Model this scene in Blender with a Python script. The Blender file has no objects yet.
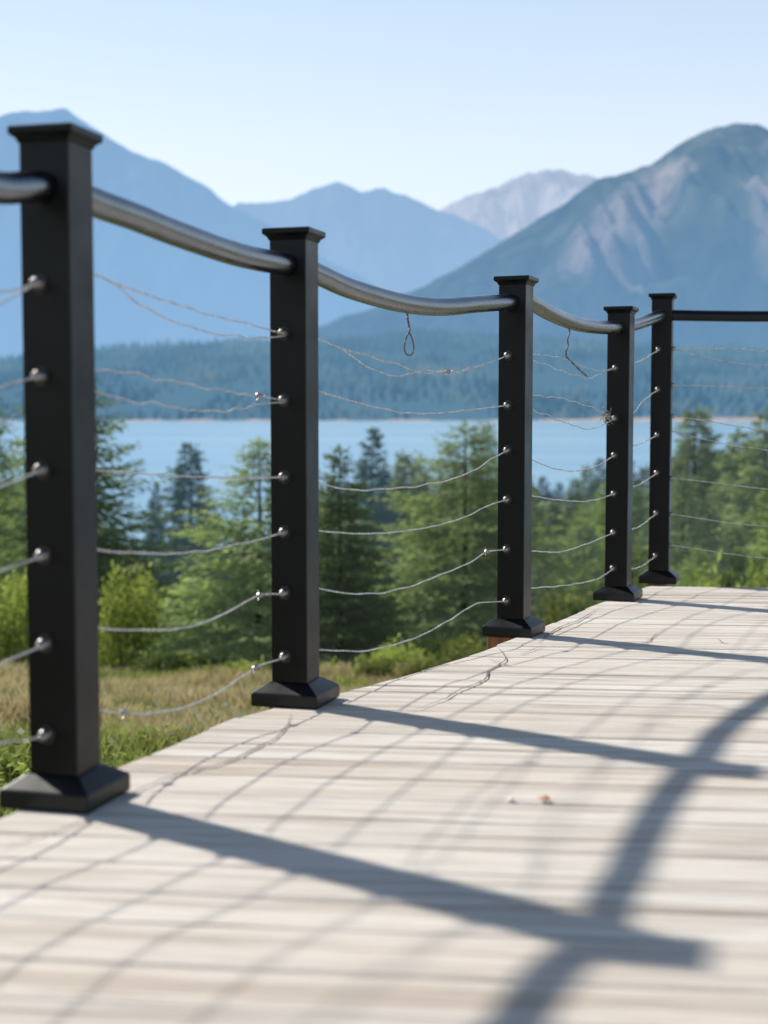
import bpy, bmesh, math, random
import numpy as np
from mathutils import Vector, Matrix, noise as mn

random.seed(7)
R = math.radians
scene = bpy.context.scene
col = scene.collection
CAMZ = 0.537           # eye height above the deck
SL = 0.0232            # the deck falls gently away from the viewer
F = 1422.0             # focal length in pixels (50 mm lens), for bearings

def dz(y): return -SL * y

# ------------------------------------------------------------------ node helpers
def new_mat(name):
    m = bpy.data.materials.new(name); m.use_nodes = True
    nt = m.node_tree; nt.nodes.clear()
    out = nt.nodes.new('ShaderNodeOutputMaterial')
    return m, nt, out
def N(nt, typ, **kw):
    n = nt.nodes.new(typ)
    for k, v in kw.items():
        if k.startswith('_'): setattr(n, k[1:], v)
        else: n.inputs[k.replace('9', ' ')].default_value = v
    return n
def ramp(nt, fac, stops):
    r = nt.nodes.new('ShaderNodeValToRGB')
    el = r.color_ramp.elements
    el[0].position, el[0].color = stops[0][0], (*stops[0][1], 1)
    el[1].position, el[1].color = stops[-1][0], (*stops[-1][1], 1)
    for p, c in stops[1:-1]:
        e = el.new(p); e.color = (*c, 1)
    nt.links.new(fac, r.inputs['Fac'])
    return r.outputs['Color']
def mixc(nt, fac, a, b, mode='MIX'):
    n = nt.nodes.new('ShaderNodeMix'); n.data_type = 'RGBA'; n.blend_type = mode
    for s, v in ((n.inputs[0], fac), (n.inputs[6], a), (n.inputs[7], b)):
        if hasattr(v, 'is_linked') or isinstance(v, bpy.types.NodeSocket): nt.links.new(v, s)
        elif isinstance(v, (tuple, list)): s.default_value = (*v, 1) if len(v) == 3 else v
        else: s.default_value = v
    return n.outputs[2]
def noise_n(nt, vec, scale, detail=4, rough=.55, dist=0.):
    n = nt.nodes.new('ShaderNodeTexNoise')
    n.inputs['Scale'].default_value = scale; n.inputs['Detail'].default_value = detail
    n.inputs['Roughness'].default_value = rough; n.inputs['Distortion'].default_value = dist
    nt.links.new(vec, n.inputs['Vector'])
    return n.outputs['Fac']
def coords(nt, kind='Object', scale=(1, 1, 1), rot=(0, 0, 0)):
    tc = nt.nodes.new('ShaderNodeTexCoord'); mp = nt.nodes.new('ShaderNodeMapping')
    mp.inputs['Scale'].default_value = scale; mp.inputs['Rotation'].default_value = rot
    nt.links.new(tc.outputs[kind], mp.inputs['Vector'])
    return mp.outputs['Vector']
def bump(nt, h, strength, dist):
    b = nt.nodes.new('ShaderNodeBump'); b.inputs['Strength'].default_value = strength
    b.inputs['Distance'].default_value = dist; nt.links.new(h, b.inputs['Height'])
    return b.outputs['Normal']

# ------------------------------------------------------------------ materials
def black_powder(name='black powder coat', base=.0016, spec=.24):
    m, nt, out = new_mat(name); v = coords(nt)
    p = N(nt, 'ShaderNodeBsdfPrincipled', Roughness=.42); p.inputs['Specular IOR Level'].default_value = spec
    big = noise_n(nt, v, 6, 4)
    c = ramp(nt, big, [(.3, (base, base*1.3, base*1.9)), (.75, (base*1.7, base*2, base*2.6))])
    nt.links.new(c, p.inputs['Base Color'])
    rr = ramp(nt, noise_n(nt, v, 14, 5), [(.3, (.28,)*3), (.7, (.42,)*3)])
    nt.links.new(rr, p.inputs['Roughness'])
    nt.links.new(bump(nt, noise_n(nt, v, 700, 2), .25, .0006), p.inputs['Normal'])
    nt.links.new(p.outputs[0], out.inputs[0]); return m
def steel(name, c0, c1, rough, metal=1.0, sc=60):
    m, nt, out = new_mat(name); v = coords(nt)
    p = N(nt, 'ShaderNodeBsdfPrincipled', Metallic=metal, Roughness=rough)
    n = noise_n(nt, v, sc, 6, .7)
    nt.links.new(ramp(nt, n, [(.3, c0), (.7, c1)]), p.inputs['Base Color'])
    nt.links.new(ramp(nt, noise_n(nt, v, sc*.5, 4), [(.3, (rough*.8,)*3), (.7, (rough*1.3,)*3)]), p.inputs['Roughness'])
    nt.links.new(p.outputs[0], out.inputs[0]); return m
def wire(name):
    m, nt, out = new_mat(name); v = coords(nt)
    p = N(nt, 'ShaderNodeBsdfPrincipled', Metallic=.35, Roughness=.42)
    n = noise_n(nt, v, 45, 5, .7)
    nt.links.new(ramp(nt, n, [(.3, (.36, .33, .31)), (.7, (.86, .84, .82))]), p.inputs['Base Color'])
    nt.links.new(p.outputs[0], out.inputs[0]); return m
BOARD_A = R(-6.8)
def deck_wood():
    m, nt, out = new_mat('weathered deck boards')
    at = nt.nodes.new('ShaderNodeAttribute'); at.attribute_name = 'tint'
    v0 = coords(nt, 'Object', (1, 1, 1), (0, 0, -BOARD_A))
    # each board has its own stretch of grain
    add = nt.nodes.new('ShaderNodeVectorMath'); add.operation = 'MULTIPLY_ADD'
    comb = nt.nodes.new('ShaderNodeCombineXYZ')
    nt.links.new(at.outputs['Fac'], comb.inputs[0]); nt.links.new(at.outputs['Fac'], comb.inputs[2])
    nt.links.new(comb.outputs[0], add.inputs[0]); add.inputs[1].default_value = (37, 0, 23)
    nt.links.new(v0, add.inputs[2])
    def mp(s):
        k = nt.nodes.new('ShaderNodeMapping'); k.inputs['Scale'].default_value = s
        nt.links.new(add.outputs[0], k.inputs['Vector']); return k.outputs[0]
    grain = noise_n(nt, mp((3.0, 60, 60)), 1.0, 6, .65, .6)
    fine = noise_n(nt, mp((9, 320, 320)), 1.0, 4, .6, .3)
    blotch = noise_n(nt, mp((2.2, 6, 6)), 1.0, 5, .6)
    streak = noise_n(nt, mp((.9, 22, 22)), 1.0, 5, .6, .5)
    c = ramp(nt, grain, [(.28, (.36, .30, .245)), (.44, (.57, .505, .435)), (.62, (.68, .62, .545)), (.8, (.55, .47, .39))])
    c = mixc(nt, .45, c, ramp(nt, fine, [(.34, (.30, .25, .21)), (.56, (.74, .68, .605))]))
    c = mixc(nt, ramp(nt, streak, [(.38, (.75,)*3), (.49, (0,)*3)]), c, (.40, .33, .27))
    streak2 = noise_n(nt, mp((1.7, 48, 48)), 1.0, 4, .6, .4)
    c = mixc(nt, ramp(nt, streak2, [(.34, (.7,)*3), (.47, (0,)*3)]), c, (.36, .30, .25))
    c = mixc(nt, ramp(nt, streak, [(.55, (0,)*3), (.68, (.5,)*3)]), c, (.60, .57, .53))
    c = mixc(nt, ramp(nt, blotch, [(.48, (0,)*3), (.78, (.3,)*3)]), c, (.60, .49, .40))
    tv = ramp(nt, at.outputs['Fac'], [(0, (.88, .855, .83)), (.3, (.98, .975, .97)), (.7, (1.03, 1.03, 1.03)), (1, (.95, .90, .86))])
    c = mixc(nt, 1.0, c, tv, 'MULTIPLY')
    crk = noise_n(nt, mp((1.6, 75, 75)), 1.0, 3, .5, .4)
    cr = ramp(nt, crk, [(.29, (1,)*3), (.33, (0,)*3)])
    c = mixc(nt, cr, c, (.20, .15, .12))
    c = mixc(nt, 1.0, c, (1.10, 1.125, 1.14), 'MULTIPLY')
    p = N(nt, 'ShaderNodeBsdfPrincipled', Roughness=.78)
    p.inputs['Specular IOR Level'].default_value = .3
    nt.links.new(c, p.inputs['Base Color'])
    nt.links.new(bump(nt, mixc(nt, .5, grain, fine), .8, .0035), p.inputs['Normal'])
    nt.links.new(p.outputs[0], out.inputs[0]); return m
def plain_wood(name, a, b):
    m, nt, out = new_mat(name)
    n = noise_n(nt, coords(nt, 'Object', (20, 20, 2)), 2, 6, .6, .5)
    p = N(nt, 'ShaderNodeBsdfPrincipled', Roughness=.75)
    nt.links.new(ramp(nt, n, [(.3, a), (.7, b)]), p.inputs['Base Color'])
    nt.links.new(bump(nt, n, .5, .002), p.inputs['Normal'])
    nt.links.new(p.outputs[0], out.inputs[0]); return m
def leafy(name, dark, mid, light, transl=.35, sc=1.6, haze=0., glowc=(.3, .42, .5), hz=None):
    m, nt, out = new_mat(name); v = coords(nt)
    oi = nt.nodes.new('ShaderNodeObjectInfo')
    at = nt.nodes.new('ShaderNodeAttribute'); at.attribute_name = 'tint'
    n = noise_n(nt, v, sc, 3)
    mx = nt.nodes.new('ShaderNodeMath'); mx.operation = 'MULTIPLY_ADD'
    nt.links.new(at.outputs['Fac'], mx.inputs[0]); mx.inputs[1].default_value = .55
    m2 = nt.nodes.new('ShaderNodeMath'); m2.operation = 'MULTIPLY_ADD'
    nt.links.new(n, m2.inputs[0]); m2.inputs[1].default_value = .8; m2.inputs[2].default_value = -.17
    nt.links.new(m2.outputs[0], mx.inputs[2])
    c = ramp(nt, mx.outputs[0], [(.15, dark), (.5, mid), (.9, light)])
    hs = nt.nodes.new('ShaderNodeHueSaturation')
    mr = nt.nodes.new('ShaderNodeMapRange'); mr.inputs['To Min'].default_value = .75; mr.inputs['To Max'].default_value = 1.25
    nt.links.new(oi.outputs['Random'], mr.inputs['Value']); nt.links.new(mr.outputs[0], hs.inputs['Value'])
    nt.links.new(c, hs.inputs['Color']); c = hs.outputs[0]
    d = nt.nodes.new('ShaderNodeBsdfDiffuse'); t = nt.nodes.new('ShaderNodeBsdfTranslucent')
    nt.links.new(c, d.inputs[0])
    nt.links.new(mixc(nt, 1., c, (1.12, 1.14, .72), 'MULTIPLY'), t.inputs[0])
    ms = nt.nodes.new('ShaderNodeMixShader'); ms.inputs[0].default_value = transl
    nt.links.new(d.outputs[0], ms.inputs[1]); nt.links.new(t.outputs[0], ms.inputs[2])
    sh = ms.outputs[0]
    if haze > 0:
        e = nt.nodes.new('ShaderNodeEmission'); e.inputs[0].default_value = (*glowc, 1)  # emission in the leaf shader: air light far off, brightening close by
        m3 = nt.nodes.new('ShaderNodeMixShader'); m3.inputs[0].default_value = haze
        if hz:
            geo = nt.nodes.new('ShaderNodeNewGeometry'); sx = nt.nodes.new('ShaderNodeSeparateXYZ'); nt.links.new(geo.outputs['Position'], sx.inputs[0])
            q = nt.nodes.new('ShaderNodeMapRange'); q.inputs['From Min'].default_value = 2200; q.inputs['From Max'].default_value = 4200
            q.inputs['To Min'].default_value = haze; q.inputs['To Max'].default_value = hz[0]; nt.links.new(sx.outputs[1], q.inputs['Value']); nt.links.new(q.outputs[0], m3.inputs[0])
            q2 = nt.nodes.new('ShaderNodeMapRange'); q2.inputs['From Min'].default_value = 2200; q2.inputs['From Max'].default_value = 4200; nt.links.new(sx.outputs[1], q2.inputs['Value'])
            nt.links.new(mixc(nt, q2.outputs[0], glowc, hz[1]), e.inputs[0])
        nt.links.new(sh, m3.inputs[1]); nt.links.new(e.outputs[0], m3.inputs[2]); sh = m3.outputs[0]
    nt.links.new(sh, out.inputs[0]); return m
def bark():
    m, nt, out = new_mat('conifer bark')
    n = noise_n(nt, coords(nt, 'Object', (12, 12, 3)), 3, 5)
    p = N(nt, 'ShaderNodeBsdfPrincipled', Roughness=.9)
    nt.links.new(ramp(nt, n, [(.3, (.05, .038, .028)), (.7, (.15, .12, .095))]), p.inputs['Base Color'])
    nt.links.new(p.outputs[0], out.inputs[0]); return m
def hazy(name, stops, scale, haze_glow, haze_lo, haze_hi, z_lo, z_hi, stretch=(1, 1, 1), rock=None):
    """Distant ground seen through air: surface colour with emission painted in as aerial haze, thicker low down."""
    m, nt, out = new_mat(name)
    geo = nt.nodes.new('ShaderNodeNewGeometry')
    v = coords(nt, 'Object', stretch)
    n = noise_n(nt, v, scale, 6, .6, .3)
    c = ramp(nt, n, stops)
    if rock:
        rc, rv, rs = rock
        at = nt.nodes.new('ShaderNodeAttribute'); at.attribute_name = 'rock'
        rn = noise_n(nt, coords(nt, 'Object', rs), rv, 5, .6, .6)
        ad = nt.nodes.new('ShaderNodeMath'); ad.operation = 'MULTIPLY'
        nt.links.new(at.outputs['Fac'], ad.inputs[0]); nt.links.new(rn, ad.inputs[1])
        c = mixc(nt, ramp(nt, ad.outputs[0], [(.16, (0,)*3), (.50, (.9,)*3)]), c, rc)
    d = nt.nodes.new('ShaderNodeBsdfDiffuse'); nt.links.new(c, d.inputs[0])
    e = nt.nodes.new('ShaderNodeEmission'); e.inputs[0].default_value = (*haze_glow, 1)  # bluish air light painted into the surface as emission
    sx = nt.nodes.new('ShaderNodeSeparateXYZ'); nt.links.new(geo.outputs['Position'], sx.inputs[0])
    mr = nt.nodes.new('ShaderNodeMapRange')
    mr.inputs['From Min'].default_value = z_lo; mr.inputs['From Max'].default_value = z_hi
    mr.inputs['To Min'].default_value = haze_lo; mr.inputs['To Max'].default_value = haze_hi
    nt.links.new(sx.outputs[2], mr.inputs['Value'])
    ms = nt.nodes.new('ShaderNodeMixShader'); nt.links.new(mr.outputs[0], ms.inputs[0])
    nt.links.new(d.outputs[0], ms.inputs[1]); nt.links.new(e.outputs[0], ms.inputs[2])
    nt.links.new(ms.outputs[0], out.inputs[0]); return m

M = {
 'black': black_powder(), 'blackbase': black_powder('gloss black base coat', .002, .36), 'blackrail': black_powder('black handrail coat', .006),
 'rail': steel('brushed steel rail', (.21, .225, .25), (.25, .265, .29), .26, 1., 30),
 'fit': steel('steel fitting', (.20, .18, .165), (.50, .47, .45), .38, 1., 90),
 'dark': steel('dark washer', (.02, .02, .022), (.06, .055, .05), .45, .6, 90),
 'wire': wire('braided steel wire'), 'oldwire': steel('tarnished wire', (.08, .065, .055), (.26, .22, .20), .5, .6, 60), 'deck': deck_wood(),
 'post_wood': plain_wood('warm timber', (.22, .085, .03), (.42, .19, .075)),
 'joist': plain_wood('grey joist timber', (.12, .09, .07), (.24, .19, .15)),
 'bark': bark(),
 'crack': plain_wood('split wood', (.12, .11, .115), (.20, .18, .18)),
}
M['conA'] = leafy('spruce needles', (0.057, 0.09, 0.043), (0.148, 0.212, 0.092), (0.281, 0.349, 0.155), .55, haze=0.03, glowc=(.34,.42,.36))  # slight emission added to brighten the backlit needles
M['conB'] = leafy('olive fir needles', (0.117, 0.164, 0.07), (0.307, 0.393, 0.166), (0.526, 0.621, 0.278), .55, haze=0.05, glowc=(.34,.42,.36))  # self-shadowed crown lightened by emission put into the needles
M['conC'] = leafy('blue green needles', (0.036, 0.06, 0.042), (0.072, 0.114, 0.072), (0.132, 0.18, 0.102), .55, haze=0.16, glowc=(.16,.28,.38))
M['conD'] = leafy('forest needles', (0.066, 0.095, 0.045), (0.176, 0.226, 0.107), (0.308, 0.357, 0.163), .55, haze=0.12, glowc=(.26,.36,.34))
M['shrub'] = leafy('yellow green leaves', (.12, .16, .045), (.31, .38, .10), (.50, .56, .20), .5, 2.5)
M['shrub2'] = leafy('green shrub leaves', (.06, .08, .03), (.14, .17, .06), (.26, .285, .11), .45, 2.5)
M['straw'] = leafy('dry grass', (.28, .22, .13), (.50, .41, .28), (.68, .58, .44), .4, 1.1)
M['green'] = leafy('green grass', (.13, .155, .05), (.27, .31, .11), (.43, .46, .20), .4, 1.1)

# ------------------------------------------------------------------ object helpers
def tag(o, label=None, cat=None, group=None, kind=None):
    for k, v in (('label', label), ('category', cat), ('group', group), ('kind', kind)):
        if v: o[k] = v
    return o
def empty(name, loc, rz=0, **kw):
    o = bpy.data.objects.new(name, None); col.objects.link(o)
    o.empty_display_size = .1; o.location = loc; o.rotation_euler = (0, 0, rz)
    return tag(o, **kw)
def link(name, me, mat, parent=None, smooth=False):
    o = bpy.data.objects.new(name, me); col.objects.link(o)
    if mat: me.materials.append(mat)
    if parent: o.parent = parent
    if smooth: me.polygons.foreach_set('use_smooth', [True]*len(me.polygons))
    return o
def from_bm(name, bm, mat, parent=None, smooth=False):
    me = bpy.data.meshes.new(name); bm.normal_update(); bm.to_mesh(me); bm.free()
    return link(name, me, mat, parent, smooth)
def frustum(bm, w0, d0, z0, w1, d1, z1):
    vs = []
    for w, d, z in ((w0, d0, z0), (w1, d1, z1)):
        vs.append([bm.verts.new((sx*w/2, sy*d/2, z)) for sx, sy in ((-1, -1), (1, -1), (1, 1), (-1, 1))])
    a, b = vs
    bm.faces.new(a[::-1]); bm.faces.new(b)
    for i in range(4): bm.faces.new((a[i], a[(i+1) % 4], b[(i+1) % 4], b[i]))
def loft(bm, secs):
    """square sections (w, z) stacked into one closed solid"""
    rings = [[bm.verts.new((sx*w/2, sy*w/2, z)) for sx, sy in ((-1, -1), (1, -1), (1, 1), (-1, 1))] for w, z in secs]
    bm.faces.new(rings[0][::-1]); bm.faces.new(rings[-1])
    for a, b in zip(rings, rings[1:]):
        for i in range(4): bm.faces.new((a[i], a[(i+1) % 4], b[(i+1) % 4], b[i]))
def bev(bm, w, seg=2):
    bmesh.ops.bevel(bm, geom=bm.edges[:], offset=w, segments=seg, affect='EDGES', profile=.6)
def tube(bm, pts, rad, seg=8, caps=True):
    pts = [Vector(p) for p in pts]; n = len(pts)
    rs = rad if isinstance(rad, (list, tuple)) else [rad]*n
    rings = []
    for i in range(n):
        t = (pts[min(i+1, n-1)]-pts[max(i-1, 0)]).normalized()
        ref = Vector((0, 0, 1)) if abs(t.z) < .95 else Vector((1, 0, 0))
        s = t.cross(ref).normalized(); u = s.cross(t)
        rings.append([bm.verts.new(pts[i]+(s*math.cos(a)+u*math.sin(a))*rs[i]) for a in [2*math.pi*k/seg for k in range(seg)]])
    for a, b in zip(rings, rings[1:]):
        for k in range(seg): bm.faces.new((a[k], a[(k+1) % seg], b[(k+1) % seg], b[k]))
    if caps: bm.faces.new(rings[0][::-1]); bm.faces.new(rings[-1])
def ball(bm, c, r, seg=12, sc=(1, 1, 1), rot=None):
    m = Matrix.Translation(c) @ (rot.to_matrix().to_4x4() if rot else Matrix()) @ Matrix.Diagonal((*sc, 1))
    bmesh.ops.create_uvsphere(bm, u_segments=seg, v_segments=max(6, seg*2//3), radius=r, matrix=m)
def smooth_curve(pts, n):
    """Catmull-Rom through (t, h) pairs, n samples"""
    t = [p[0] for p in pts]; h = [p[1] for p in pts]
    m = []
    for i in range(len(t)):
        a, b = max(i-1, 0), min(i+1, len(t)-1)
        m.append((h[b]-h[a])/(t[b]-t[a]))
    out = []
    for k in range(n+1):
        x = t[0]+(t[-1]-t[0])*k/n
        i = max(j for j in range(len(t)-1) if t[j] <= x+1e-9)
        d = t[i+1]-t[i]; s = (x-t[i])/d
        out.append((x, (2*s**3-3*s*s+1)*h[i]+(s**3-2*s*s+s)*d*m[i]+(-2*s**3+3*s*s)*h[i+1]+(s**3-s*s)*d*m[i+1]))
    return out

# ------------------------------------------------------------------ railing layout (metres; x right, y away)
P = [(-.765, 1.265), (-.481, 2.118), (-.184, 2.94), (.370, 4.012), (.817, 4.933), (1.080, 5.55), (2.5, 5.50)]
YAW = [0, R(-15), R(-17), R(-22), R(-22), R(-16)]
PH = [1, .998, .976, 1.006, 1.0116, 1.121]
PW = .078
bays = [
 ([(0, .925), (.35, .90), (.6, .885), (.826, .889), (.933, .907), (1.0, .917)],
  [[(0, .80), (.4, .70), (.62, .69), (.82, .729), (.856, .741), (.928, .771)], [(0, .66), (.4, .59), (.62, .585), (.815, .615), (.86, .624), (.933, .637)],
   [(0, .52), (.4, .45), (.62, .445), (.81, .477), (.855, .485), (.927, .501)], [(0, .40), (.4, .34), (.62, .335), (.805, .361), (.85, .366), (.923, .375)],
   [(0, .26), (.4, .21), (.62, .205), (.8, .229), (.845, .236), (.918, .244)], [(0, .13), (.4, .12), (.62, .12), (.796, .121), (.84, .118), (.912, .108)]]),
 ([(0, .917), (.128, .91), (.246, .907), (.439, .899), (.71, .894), (1.0, .903)],
  [[(.07, .803), (.189, .794), (.356, .781), (.659, .769), (.929, .763)], [(.07, .652), (.16, .655), (.352, .647), (.609, .638), (.921, .628)],
   [(.07, .503), (.122, .498), (.309, .489), (.515, .48), (.752, .474), (.924, .472)], [(.07, .383), (.119, .373), (.268, .359), (.426, .349), (.651, .348), (.802, .353), (.917, .359)],
   [(.07, .26), (.115, .25), (.264, .231), (.423, .218), (.577, .22), (.738, .237), (.80, .243), (.915, .233)], [(.07, .135), (.131, .116), (.298, .087), (.462, .075), (.621, .083), (.772, .102), (.914, .102)]]),
 ([(0, .910), (.088, .896), (.197, .881), (.4, .872), (.584, .881), (.79, .910), (1.0, .938)],
  [[(.05, .765), (.091, .76), (.178, .747), (.357, .73), (.49, .714), (.659, .726), (.819, .754), (.946, .786)], [(.05, .655), (.09, .65), (.275, .626), (.49, .613), (.686, .625), (.936, .648)],
   [(.05, .464), (.093, .454), (.177, .44), (.336, .435), (.586, .444), (.767, .471), (.85, .497), (.932, .523)], [(.05, .358), (.092, .353), (.254, .336), (.491, .332), (.688, .346), (.852, .375), (.934, .385)],
   [(.05, .238), (.092, .228), (.215, .203), (.401, .194), (.587, .209), (.742, .229), (.836, .248), (.935, .245)], [(.05, .103), (.091, .096), (.234, .071), (.401, .064), (.588, .08), (.77, .114), (.855, .109), (.937, .099)]]),
 ([(0, .957), (.14, .945), (.273, .930), (.499, .918), (.747, .924), (1.0, .942)],
  [[(.05, .80), (.135, .80), (.364, .805), (.599, .789), (.752, .781), (.891, .801)], [(.05, .684), (.137, .682), (.367, .681), (.653, .663), (.821, .641), (.887, .629)],
   [(.05, .505), (.141, .494), (.284, .471), (.512, .455), (.742, .468), (.902, .503)], [(.05, .395), (.143, .389), (.375, .369), (.663, .355), (.907, .37)],
   [(.05, .235), (.146, .227), (.379, .208), (.617, .214), (.912, .236)], [(.05, .122), (.149, .118), (.382, .102), (.671, .092), (.807, .094), (.917, .112)]]),
 ([(0, .942), (.229, .962), (.474, .986), (1.0, 1.042)],
  [[(.07, .822), (.261, .829), (.486, .848), (.80, .905)], [(.07, .62), (.275, .645), (.498, .695), (.80, .752)],
   [(.07, .53), (.284, .534), (.51, .545), (.80, .577)], [(.07, .38), (.295, .386), (.522, .397), (.80, .43)],
   [(.07, .232), (.307, .234), (.535, .241), (.80, .274)], [(.07, .09), (.318, .088), (.548, .087), (.80, .108)]]),
 ([(0, 1.040), (.146, 1.036), (.277, 1.034), (1, 1.038)],
  [[(.03, .91), (.093, .886), (.189, .859), (.28, .847), (.6, .84), (1, .905)], [(.03, .77), (.149, .766), (.281, .758), (.6, .75), (1, .77)],
   [(.03, .65), (.123, .631), (.283, .596), (.6, .58), (1, .65)], [(.03, .409), (.154, .389), (.286, .366), (.6, .35), (1, .40)],
   [(.03, .268), (.155, .241), (.288, .221), (.6, .21), (1, .26)], [(.03, .146), (.157, .119), (.29, .096), (.6, .08), (1, .12)]]),
]
def bp(i, t, h):
    """point in bay i: t along it, h above the deck"""
    A, B = P[i], P[i+1]; x, y = A[0]+(B[0]-A[0])*t, A[1]+(B[1]-A[1])*t
    return Vector((x, y, dz(y)+h))
def facet(i):
    """parameter t at which bay i meets the front face of post i+1 (fitting centre, 14 mm proud)"""
    L = math.dist(P[i], P[i+1]); return 1-(PW/2+.014)/L

# ------------------------------------------------------------------ posts
WHERE = {1: 'nearest black railing post at the left of the deck', 2: 'black railing post second from the viewer, beside the grass edge',
         3: 'third black railing post, on the exposed brown timber block', 4: 'fourth black railing post, just before the corner post',
         5: 'tallest black railing post at the far deck corner'}
fit_me = None
for i in range(1, 6):
    x, y = P[i]; H = PH[i]
    root = empty('railing_post', (x, y, dz(y)), YAW[i], label=WHERE[i], cat='post', group='black posts of the deck railing')
    bm = bmesh.new(); loft(bm, [(PW, .03), (PW, H-.02)]); bev(bm, .0028, 2)
    from_bm('shaft', bm, M['black'], root)
    bm = bmesh.new(); loft(bm, [(PW+.002, H-.024), (.083, H-.021), (.086, H-.017), (.099, H-.0125), (.102, H-.011), (.102, H-.001), (.098, H)])
    bev(bm, .0012, 1); from_bm('post_cap', bm, M['black'], root)
    bm = bmesh.new(); loft(bm, [(.141, .001), (.144, .005), (.144, .027), (.139, .030), (.090, .047), (PW+.003, .049)])
    bev(bm, .0018, 2); from_bm('base_plate', bm, M['blackbase'], root)
    # cable fittings on the face towards the viewer
    if i >= 1:
        t = facet(i-1)
        for k, cab in enumerate(bays[i-1][1]):
            c = bp(i-1, t, cab[-1][1])
            local = Matrix.Rotation(-YAW[i], 4, 'Z') @ (c-Vector((x, y, dz(y))))
            bm = bmesh.new()
            lx = local.x-.006
            tube(bm, [(lx, -PW/2-.014, local.z), (lx, -PW/2-.018, local.z)], .0075, 12)
            ball(bm, (lx, -PW/2-.011, local.z), .0092, 14, (1, .9, 1))
            tube(bm, [(lx, -PW/2-.012, local.z), (lx, -PW/2-.026, local.z)], [.0052, .0036], 8)
            tube(bm, [(lx, -PW/2+.004, local.z), (lx, -PW/2-.007, local.z)], .0085, 12)
            f = from_bm('cable_fitting', bm, M['fit'], root, True)
            bm = bmesh.new(); tube(bm, [(lx, -PW/2+.002, local.z), (lx, -PW/2-.0028, local.z)], .0145, 16)
            from_bm('washer', bm, M['dark'], f)
            if i == 5:
                pass
    if i == 5:   # the rail and cables turn here: small ferrules on the side face
        for k, cab in enumerate(bays[5][1]):
            bm = bmesh.new(); ball(bm, (PW/2+.006, 0, cab[0][1]), .008, 10)
            tube(bm, [(PW/2-.003, 0, cab[0][1]), (PW/2+.006, 0, cab[0][1])], .009, 10)
            from_bm('side_ferrule', bm, M['fit'], root, True)

# ------------------------------------------------------------------ handrails
BAY = ['beside the viewer left of the nearest post', 'between the nearest and the second post', 'between the second and third posts',
       'between the third and fourth posts', 'between the fourth post and the corner post', 'from the corner post to the right']
RL = ['steel handrail tube entering the nearest post from the left edge', 'steel handrail tube between the nearest and the second post',
      'sagging steel handrail tube between the second and third posts', 'sagging steel handrail tube between the third and fourth posts',
      'short steel handrail tube from fourth post up to the corner post', 'straight black handrail bar running right from the corner post']
for i, (rail, cabs) in enumerate(bays):
    L = math.dist(P[i], P[i+1])
    tend = 1-(PW/2-.006)/L
    pts = [bp(i, t, h) for t, h in smooth_curve(rail, 40)]
    if i < 5:
        t0 = (PW/2-.006)/L if i else 0.
        pts = [bp(i, t, h) for t, h in smooth_curve(rail, 60) if t0-.001 <= t <= tend+.001]
    bm = bmesh.new(); tube(bm, pts, .0225 if i < 5 else .021, 24)
    o = from_bm('handrail', bm, M['rail'] if i < 5 else M['blackrail'], None, True)
    tag(o, RL[i], 'handrail', 'handrails of the deck railing')

# ------------------------------------------------------------------ cables
ORD = ['topmost', 'second', 'third', 'fourth', 'fifth', 'lowest']
def wire_pts(i, pr, n=70, wob=.0012, seed=0, off=0.):
    pr = [tuple(p) for p in pr]
    out = []
    for k, (t, h) in enumerate(smooth_curve(pr, n)):
        q = bp(i, t, h)
        e = min(1, 4*k/n, 4*(n-k)/n)
        q += Vector((mn.noise((t*9, seed, 1.3)), mn.noise((t*9, seed, 7.7)), mn.noise((t*14, seed, 4.1))))*wob*3*e
        q.x += off*e
        out.append(q)
    return out
def strand(bm, pts, r):
    """two wires twisted round one another, so that the cable shows its lay"""
    n = len(pts)
    for ph in (0, math.pi):
        q = []
        for k, p in enumerate(pts):
            t = (pts[min(k+1, n-1)]-pts[max(k-1, 0)]).normalized(); s = t.cross(Vector((0, 0, 1))).normalized(); u = s.cross(t)
            a = k*.95+ph
            q.append(p+(s*math.cos(a)+u*math.sin(a))*r*.62)
        tube(bm, q, r*.72, 5)
second = {0: [(0, .80), (.4, .73), (.62, .72), (.82, .745), (.928, .771)],
          1: [(.07, .803), (.128, .799), (.189, .791), (.26, .768), (.435, .745), (.707, .739), (.928, .757)],
          2: [(.05, .765), (.091, .76), (.141, .751), (.197, .733), (.295, .708), (.4, .7), (.49, .719), (.659, .724), (.80, .75), (.946, .786)],
          3: [(.05, .79), (.135, .783), (.365, .765), (.65, .754), (.752, .771), (.891, .801)],
          5: [(.03, .906), (.093, .909), (.189, .913), (.279, .901), (.6, .89), (1, .905)]}
second2 = {1: [(.07, .63), (.133, .617), (.312, .605), (.517, .598), (.704, .605), (.796, .617), (.921, .624)],
           3: [(.05, .65), (.138, .639), (.369, .611), (.655, .589), (.822, .608), (.887, .629)],
           5: [(.03, .59), (.124, .557), (.284, .518), (.6, .51), (1, .58)]}
crimps = {(1, 4): [.80], (1, 5): [.20, .77], (2, 4): [.836], (2, 0): [.62], (1, 1): [.80], (3, 1): [.82]}
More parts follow.
